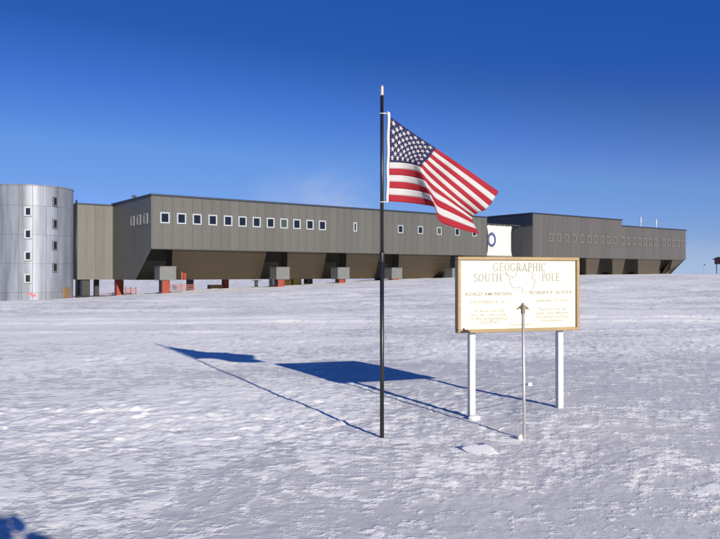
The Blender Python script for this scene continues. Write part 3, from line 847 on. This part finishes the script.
# white heading along the hoist, with ties to the pole
h0, h1 = flag_pt(0,0), flag_pt(0,1)
sl = MB()
n = 20; vv = []
for k in range(n+1):
    t = -0.045 + 1.06*k/n
    c = h0.lerp(h1, t)
    for dx, dy in ((-0.032,0.0),(-0.016,-0.010),(0.001,-0.002),(0.001,0.003),(-0.016,0.010)): vv.append((c.x+dx+0.003*math.sin(k*0.9), c.y+dy, c.z+(0.02 if dx < -0.02 and k == 0 else 0)))
ff = []
for k in range(n):
    for i in range(5): ff.append((k*5+i, k*5+(i+1)%5, (k+1)*5+(i+1)%5, (k+1)*5+i))
ff += [(4,3,2,1,0), tuple(n*5+i for i in range(5))]
sl.poly(vv, ff).build('heading', M['f_sleeve'], flag, True)
for zc in (h0.z+0.03, h1.z-0.005):
    t_ = MB()
    for k in range(12):
        a0, a1 = 2*math.pi*k/12, 2*math.pi*(k+1)/12
        t_.tube((0.012+0.034*math.cos(a0),0.026*math.sin(a0),zc+0.004*math.sin(a0)),(0.012+0.034*math.cos(a1),0.026*math.sin(a1),zc+0.004*math.sin(a1)),0.004,n=6)
    t_.build('tie', M['rope'], flag, True)

# ------------------------------------------------------------------ sign
L0, R0 = Vector((1.042,7.60,0)), Vector((2.489,8.03,0))
sx_ = (R0-L0).normalized(); SW = (R0-L0).length
SA = math.atan2(sx_.y, sx_.x)
sign = ob('information_sign', None, None, L0, SA)
setp(sign, 'cream sign board in brown wooden frame on two white posts', 'sign')
ZB, ZT, FWd = 0.948, 1.778, 0.037
fr = MB()
fr.box(0, SW, -0.055, 0.03, ZT-FWd, ZT, 0.006); fr.box(0, SW, -0.055, 0.03, ZB, ZB+FWd, 0.006)
fr.box(0, FWd, -0.054, 0.03, ZB+FWd+0.0005, ZT-FWd-0.0005, 0.004); fr.box(SW-FWd, SW, -0.054, 0.03, ZB+FWd+0.0005, ZT-FWd-0.0005, 0.004)
fr.build('frame', M['frame_wood'], sign)
board = MB().box(FWd-0.004, SW-FWd+0.004, -0.028, 0.012, ZB+FWd-0.004, ZT-FWd+0.004).build('board', M['board'], sign)
for s in (0.215, 1.320):
    P = L0 + sx_*s
    g0 = gz(P.x, P.y)
    MB().box(s-0.034, s+0.034, 0.032, 0.10, g0-0.3, ZT-0.08, 0.005).build('post', M['white_paint'], sign)
YB = -0.0305
def sgn_xy(px_, py_):
    """picture position on the board -> board coordinates"""
    k = (px_-360)/700.0
    s = (k*L0.y-L0.x)/(sx_.x-k*sx_.y)
    yy = L0.y+sx_.y*s
    return s, 1.6+(273-py_)*yy/700
def text_line(txt, px0, px1, py_, material, bold=0.0):
    cu = bpy.data.curves.new('lettering', 'FONT'); cu.body = txt; cu.align_x = 'CENTER'; cu.align_y = 'CENTER'; cu.size = 1.0; cu.offset = bold
    cu.resolution_u = 3
    tmp = bpy.data.objects.new('tmp', cu); COL.objects.link(tmp)
    bpy.context.view_layer.update()
    me = bpy.data.meshes.new_from_object(tmp.evaluated_get(bpy.context.evaluated_depsgraph_get()))
    bpy.data.objects.remove(tmp)
    xs = [v.co.x for v in me.vertices]; w0 = max(xs)-min(xs)
    a, za = sgn_xy(px0, py_); b, _ = sgn_xy(px1, py_)
    sc = (b-a)/w0; cx = (a+b)/2; mid = (max(xs)+min(xs))/2
    hs_ = min(max(sc*0.9, 0.028), 0.050)
    for v in me.vertices: v.co = ((v.co.x-mid)*sc, 0, v.co.y*hs_)
    me.materials.clear(); me.materials.append(material); me.name = 'lettering'
    return ob('lettering', me, board, (cx, YB, za))
# serif capitals for the heading, drawn as strokes
TH, TN = 0.17, 0.075
def seg(m, p, q, w):
    p, q = Vector(p), Vector(q); d = (q-p).normalized(); n_ = Vector((-d.y, d.x))*w/2
    m.append([p+n_, q+n_, q-n_, p-n_])
def serif(m, x, y, w=0.17, up=1): m.append([Vector((x-w,y)),Vector((x+w,y)),Vector((x+w,y+0.055*up)),Vector((x-w,y+0.055*up))])
def bowl(m, cx, cy, rx, ry, a0, a1, n=16):
    def wd(a): return TN+(TH-TN)*abs(math.cos(a))
    for i in range(n):
        t0, t1 = math.radians(a0+(a1-a0)*i/n), math.radians(a0+(a1-a0)*(i+1)/n)
        def pt(t, o): return Vector((cx+(rx+o*wd(t)/2)*math.cos(t), cy+(ry+o*wd(t)/2)*math.sin(t)))
        m.append([pt(t0,1), pt(t1,1), pt(t1,-1), pt(t0,-1)])
def stem(m, x): seg(m, (x,0), (x,1), TH); serif(m, x, 0); serif(m, x, 1, up=-1)
def glyph(ch):
    m = []
    if ch in 'OCG':
        a = {'O':(0,360),'C':(48,312),'G':(48,330)}[ch]
        bowl(m, .45, .5, .38, .45, *a)
        if ch == 'C': seg(m, (.72,.98), (.72,.70), .05)
        if ch == 'G': seg(m, (.72,.98), (.72,.70), .05); seg(m, (.78,.05), (.78,.42), TH); serif(m, .78, .42, up=-1)
        return m, .98
    if ch == 'E': stem(m,.2); seg(m,(.2,.965),(.72,.965),TN); seg(m,(.2,.5),(.58,.5),TN); seg(m,(.2,.035),(.76,.035),TN); seg(m,(.72,1),(.72,.76),.05); seg(m,(.76,0),(.76,.26),.05); seg(m,(.58,.38),(.58,.62),.05); return m,.88
    if ch == 'L': stem(m,.2); seg(m,(.2,.035),(.74,.035),TN); seg(m,(.74,0),(.74,.28),.05); return m,.84
    if ch == 'H': stem(m,.2); stem(m,.8); seg(m,(.2,.5),(.8,.5),TN); return m,1.0
    if ch == 'I': stem(m,.22); return m,.44
    if ch in 'PR':
        stem(m,.2); bowl(m,.45,.72,.24,.245,-90,90); seg(m,(.2,.965),(.46,.965),TN); seg(m,(.2,.475),(.46,.475),TN)
        if ch == 'R': seg(m,(.45,.48),(.78,.02),TH); serif(m,.82,0,.1)
        return m,(.78 if ch=='P' else .94)
    if ch == 'A': seg(m,(.10,0),(.48,1),TN); seg(m,(.46,1),(.84,0),TH); seg(m,(.24,.34),(.72,.34),TN); serif(m,.10,0,.12); serif(m,.84,0,.15); return m,.98
    if ch == 'T': stem(m,.42); seg(m,(.04,.965),(.80,.965),TN); seg(m,(.05,1),(.05,.74),.05); seg(m,(.79,1),(.79,.74),.05); return m,.84
    if ch == 'U': seg(m,(.2,.38),(.2,1),TH); seg(m,(.76,.38),(.76,1),TN); serif(m,.2,1,up=-1); serif(m,.76,1,.13,up=-1); bowl(m,.48,.36,.28,.32,180,360); return m,.98
    if ch == 'S': bowl(m,.38,.74,.23,.215,40,270,14); bowl(m,.38,.27,.25,.235,90,-140,14); seg(m,(.62,.98),(.62,.74),.05); seg(m,(.13,.02),(.13,.28),.05); return m,.76
    return m,.4
def heading(txt, px0, px1, py0, py1):
    polys, x = [], 0.0
    for ch in txt:
        g, adv = glyph(ch)
        polys += [[p+Vector((x,0)) for p in q] for q in g]; x += adv+0.10
    a, zb = sgn_xy(px0, py1); b, zt = sgn_xy(px1, py0)
    m = MB(); sc = (b-a)/x
    for i, q in enumerate(polys): m.poly([(p.x*sc, -0.00002*i, p.y*(zt-zb)) for p in q], [tuple(range(len(q)))])
    return ob('lettering', m.mesh('lettering', M['ink']), board, (a, YB, zb))
heading('GEOGRAPHIC', 492, 545.5, 263.0, 271.2)
heading('SOUTH', 472.5, 501, 273.6, 281.8)
heading('POLE', 540.5, 559, 272.9, 281.0)
# outline map of the continent
geo = [(0,-70),(15,-70),(30,-69),(40,-69.5),(50,-67),(57,-67),(65,-67.5),(70,-69),(71,-72),(77,-69.5),(85,-66.5),(95,-66.5),(110,-66),(120,-67),(135,-66.2),(145,-67),(155,-69),(165,-70.5),(170,-71.5),(168,-75),(165,-78),(180,-78.5),(-165,-78.5),(-155,-77.5),(-145,-75.5),(-130,-74),(-115,-74),(-100,-73),(-90,-73),(-80,-73),(-73,-72),(-68,-69),(-66,-66),(-60,-63.5),(-57,-63.3),(-60,-66),(-62,-69),(-61,-72),(-62,-75),(-68,-77),(-60,-76),(-50,-78.5),(-38,-78),(-28,-76),(-20,-73.5),(-10,-71)]
pts = []
for lo, la in geo:
    r_ = (90+la)/27.0; pts.append(Vector((r_*math.sin(R(lo)), r_*math.cos(R(lo)))))
mx0, mx1 = min(p.x for p in pts), max(p.x for p in pts); my0, my1 = min(p.y for p in pts), max(p.y for p in pts)
a, zb = sgn_xy(504.5, 292.5); b, zt = sgn_xy(533.5, 269)
m = MB()
for i in range(len(pts)):
    p, q = pts[i], pts[(i+1)%len(pts)]
    P = Vector(((p.x-mx0)/(mx1-mx0)*(b-a), (p.y-my0)/(my1-my0)*(zt-zb))); Q = Vector(((q.x-mx0)/(mx1-mx0)*(b-a), (q.y-my0)/(my1-my0)*(zt-zb)))
    d = (Q-P).normalized(); nn = Vector((-d.y, d.x))*0.0033; e = d*0.0024
    m.poly([((P-e+nn).x,-0.00002*i,(P-e+nn).y),((Q+e+nn).x,-0.00002*i,(Q+e+nn).y),((Q+e-nn).x,-0.00002*i,(Q+e-nn).y),((P-e-nn).x,-0.00002*i,(P-e-nn).y)], [(0,1,2,3)])
ob('map_outline', m.mesh('map_outline', M['ink']), board, (a, YB, zb))
text_line('ROALD AMUNDSEN', 464.5, 510, 294.3, M['ink_dark'], 0.01)
text_line('ROBERT F. SCOTT', 528.5, 570.5, 292.8, M['ink_dark'], 0.01)
text_line('DECEMBER 14, 1911', 469.5, 506, 302.4, M['ink'])
text_line('JANUARY 17, 1912', 534.5, 566, 300.9, M['ink'])
text_line('"So we arrived and', 472.5, 502, 311.0, M['ink'])
text_line('were able to plant our flag', 470.5, 505, 314.9, M['ink'])
text_line('at the geographical', 469.5, 506, 318.7, M['ink'])
text_line('South Pole."', 478, 498, 322.3, M['ink'])
text_line('"The Pole. Yes, but', 536, 565, 309.2, M['ink'])
text_line('under very different', 534.5, 567, 313.0, M['ink'])
text_line('circumstances from', 534.5, 567, 316.7, M['ink'])
text_line('those expected."', 539, 562, 320.3, M['ink'])
text_line('ELEVATION 9,301 FT.', 507.5, 533, 324.8, M['ink'])

# ------------------------------------------------------------------ pole marker: rod with a small brass ornament
RX, RY = 1.583, 6.75
rz = gz(RX, RY)
mk = ob('survey_marker', None, None, (RX, RY, rz)); setp(mk, 'thin steel rod topped by a brass ornament in front of the sign', 'marker')
rt = 1.6+(273-309)*RY/700 - rz
MB().tube((0.004,0,-0.3),(-0.012,0,rt),0.0150,0.0140,n=16).build('rod', M['rod'], mk, True)
top = MB().lathe([(0.018,rt-0.045),(0.021,rt-0.04),(0.021,rt-0.005),(0.026,rt),(0.040,rt+0.006),(0.043,rt+0.012),(0.032,rt+0.024),(0.020,rt+0.036),(0.014,rt+0.050),(0.012,rt+0.056),(0.005,rt+0.060)], (-0.012,0,0), 24).build('ornament', M['brass'], mk, True)
for k in range(6):
    a = math.pi*k/3+0.3; c_, s_ = math.cos(a), math.sin(a)
    MB().tube((-0.012+0.036*c_,0.036*s_,rt+0.013),(-0.012+0.064*c_,0.064*s_,rt+0.000),0.011,0.006,n=8).build('petal', M['brass'], top, True)
cap_ = MB().lathe([(0.026,-0.02),(0.028,0.0),(0.026,0.03),(0.018,0.045)], (-0.045,-0.01,0), 12)
cap_.build('footing', M['white_paint'], mk, True)

# ------------------------------------------------------------------ loose snow blocks
def snow_block(x, y, w, d, h, rz_, label, seed):
    rnd = random.Random(seed)
    bm = bmesh.new(); bmesh.ops.create_cube(bm, size=1)
    bmesh.ops.subdivide_edges(bm, edges=bm.edges[:], cuts=4, use_grid_fill=True)
    for v in bm.verts:
        c = v.co
        r_ = max(abs(c.x), abs(c.y), abs(c.z))*2
        l_ = c.length*2
        v.co = c*(0.55+0.45*r_/max(l_,1e-6))
        v.co.x *= w*(1+0.2*c.y); v.co.y *= d; v.co.z *= h*(1+0.5*c.x)
        v.co += Vector((rnd.uniform(-1,1)*w*0.03, rnd.uniform(-1,1)*d*0.03, rnd.uniform(-1,1)*h*0.07))
    me = bpy.data.meshes.new('snow_block'); bm.to_mesh(me); bm.free(); me.materials.append(M['snow_block']); smooth(me)
    o = ob('snow_block', me, None, (x, y, gz(x, y)+h*0.22)); o.rotation_euler = (0.10, -0.03, rz_)
    setp(o, label, 'snow block'); return o
snow_block(1.08, 6.30, 0.27, 0.34, 0.024, 0.35, 'flat white snow slab lying in front of the steel rod', 1)
snow_block(1.245, 7.62, 0.12, 0.10, 0.05, 0.8, 'small snow lump at the foot of the left sign post', 2)
snow_block(2.32, 9.6, 0.07, 0.07, 0.05, 0.2, 'little snow lump behind the sign posts', 3)

# ------------------------------------------------------------------ the photographer, whose shadow shows at the lower left
def skinned(name, joints, edges, material, parent, sub=2):
    me = bpy.data.meshes.new(name); me.from_pydata([j[0] for j in joints], edges, [])
    o = ob(name, me, parent)
    sk = o.modifiers.new('skin', 'SKIN'); sk.use_smooth_shade = True
    for i, j in enumerate(joints):
        r_ = j[1] if isinstance(j[1], tuple) else (j[1], j[1])
        me.skin_vertices[0].data[i].radius = r_
    me.skin_vertices[0].data[0].use_root = True
    s = o.modifiers.new('sub', 'SUBSURF'); s.levels = sub; s.render_levels = sub
    me.materials.append(material); smooth(me)
    return o
PXp, PYp = 0.15, -0.34
per = ob('person', None, None, (PXp, PYp, gz(PXp, PYp)))
setp(per, 'person in hooded parka taking the picture, casting the bottom left corner shadow', 'person')
J = [((0,0,0.95),(0.17,0.13)), ((0,0,1.15),(0.18,0.14)), ((0,0,1.36),(0.20,0.13)), ((0,0.01,1.47),(0.09,0.08)),
     ((0.21,0,1.41),0.085), ((0.40,0.13,1.50),0.065), ((0.13,0.24,1.62),0.05), ((-0.21,0,1.41),0.085), ((-0.40,0.13,1.46),0.065), ((-0.17,0.24,1.62),0.05),
     ((0.10,0,0.86),0.115), ((0.11,0.02,0.50),0.085), ((0.12,0,0.12),0.06), ((0.12,0.16,0.05),0.05),
     ((-0.10,0,0.86),0.115), ((-0.11,0.02,0.50),0.085), ((-0.12,0,0.12),0.06), ((-0.12,0.16,0.05),0.05), ((0,0.02,1.60),(0.085,0.095)), ((0,0.01,1.72),(0.085,0.10))]
E_ = [(0,1),(1,2),(2,3),(2,4),(4,5),(5,6),(2,7),(7,8),(8,9),(0,10),(10,11),(11,12),(12,13),(0,14),(14,15),(15,16),(16,17),(3,18),(18,19)]
body = skinned('body', J, E_, M['trousers'], per)
JP = [((0,0,1.0),(0.235,0.185)), ((0,0,0.80),(0.245,0.195)), ((0,0,0.72),(0.24,0.19)), ((0,0,1.2),(0.235,0.18)), ((0,0,1.37),(0.215,0.15)), ((0,0.0,1.47),(0.11,0.10)),
      ((0.23,0,1.39),0.105), ((0.40,0.13,1.50),0.085), ((0.16,0.225,1.61),0.062), ((-0.23,0,1.39),0.105), ((-0.40,0.13,1.46),0.085), ((-0.20,0.225,1.61),0.062)]
skinned('parka', JP, [(0,1),(1,2),(0,3),(3,4),(4,5),(4,6),(6,7),(7,8),(4,9),(9,10),(10,11)], M['parka'], per)
hood = MB().lathe([(0.11,1.44),(0.135,1.52),(0.145,1.62),(0.135,1.71),(0.10,1.80),(0.05,1.845),(0.005,1.86)], (0,-0.035,0), 24).build('hood', M['parka'], per, True)
fur = MB()
for k in range(18):
    a0, a1 = 2*math.pi*k/18, 2*math.pi*(k+1)/18
    fur.tube((0.115*math.sin(a0),0.075,1.64+0.145*math.cos(a0)),(0.115*math.sin(a1),0.075,1.64+0.145*math.cos(a1)),0.026,n=8)
fur.build('fur_trim', M['fur'], per, True)
fc = MB()
bm = bmesh.new(); bmesh.ops.create_uvsphere(bm, u_segments=20, v_segments=14, radius=1)
for v in bm.verts:
    x, y, z = v.co
    yy = y*0.085
    if y > 0.3: yy += 0.022*math.exp(-((x*0.075/0.014)**2+((z*0.11+0.01)/0.022)**2)) - 0.008*math.exp(-(((abs(x)*0.075-0.03)/0.014)**2+((z*0.11-0.012)/0.012)**2))
    v.co = (x*0.078, yy, z*0.112)
bm.verts.ensure_lookup_table()
fc.poly([(v.co.x, v.co.y+0.035, v.co.z+1.635) for v in bm.verts], [[v.index for v in f_.verts] for f_ in bm.faces]); bm.free()
fc.build('face', M['skin'], per, True)
for s in (-1, 1):
    hx_, hy_, hz_ = (0.13 if s > 0 else -0.17), 0.25, 1.63
    jj = [((hx_,hy_,hz_),0.042), ((hx_-s*0.035,hy_+0.02,hz_+0.05),0.045), ((hx_-s*0.08,hy_+0.03,hz_+0.08),0.036), ((hx_-s*0.115,hy_+0.03,hz_+0.085),0.026), ((hx_-s*0.05,hy_-0.035,hz_+0.035),0.024), ((hx_-s*0.085,hy_-0.045,hz_+0.04),0.02)]
    skinned('mitten', jj, [(0,1),(1,2),(2,3),(1,4),(4,5)], M['trousers'], per)
hc = ob('compact_camera', None, None, (PXp-0.02, PYp+0.245, gz(PXp,PYp)+1.67)); setp(hc, 'small black camera held up in the hands of the person', 'camera')
MB().box(-0.05,0.05,-0.012,0.012,0,0.06,0.006).build('camera_body', M['black_steel'], hc)
MB().tube((0.008,0.012,0.03),(0.008,0.03,0.03),0.02,n=16).build('lens', M['black_steel'], hc, True)
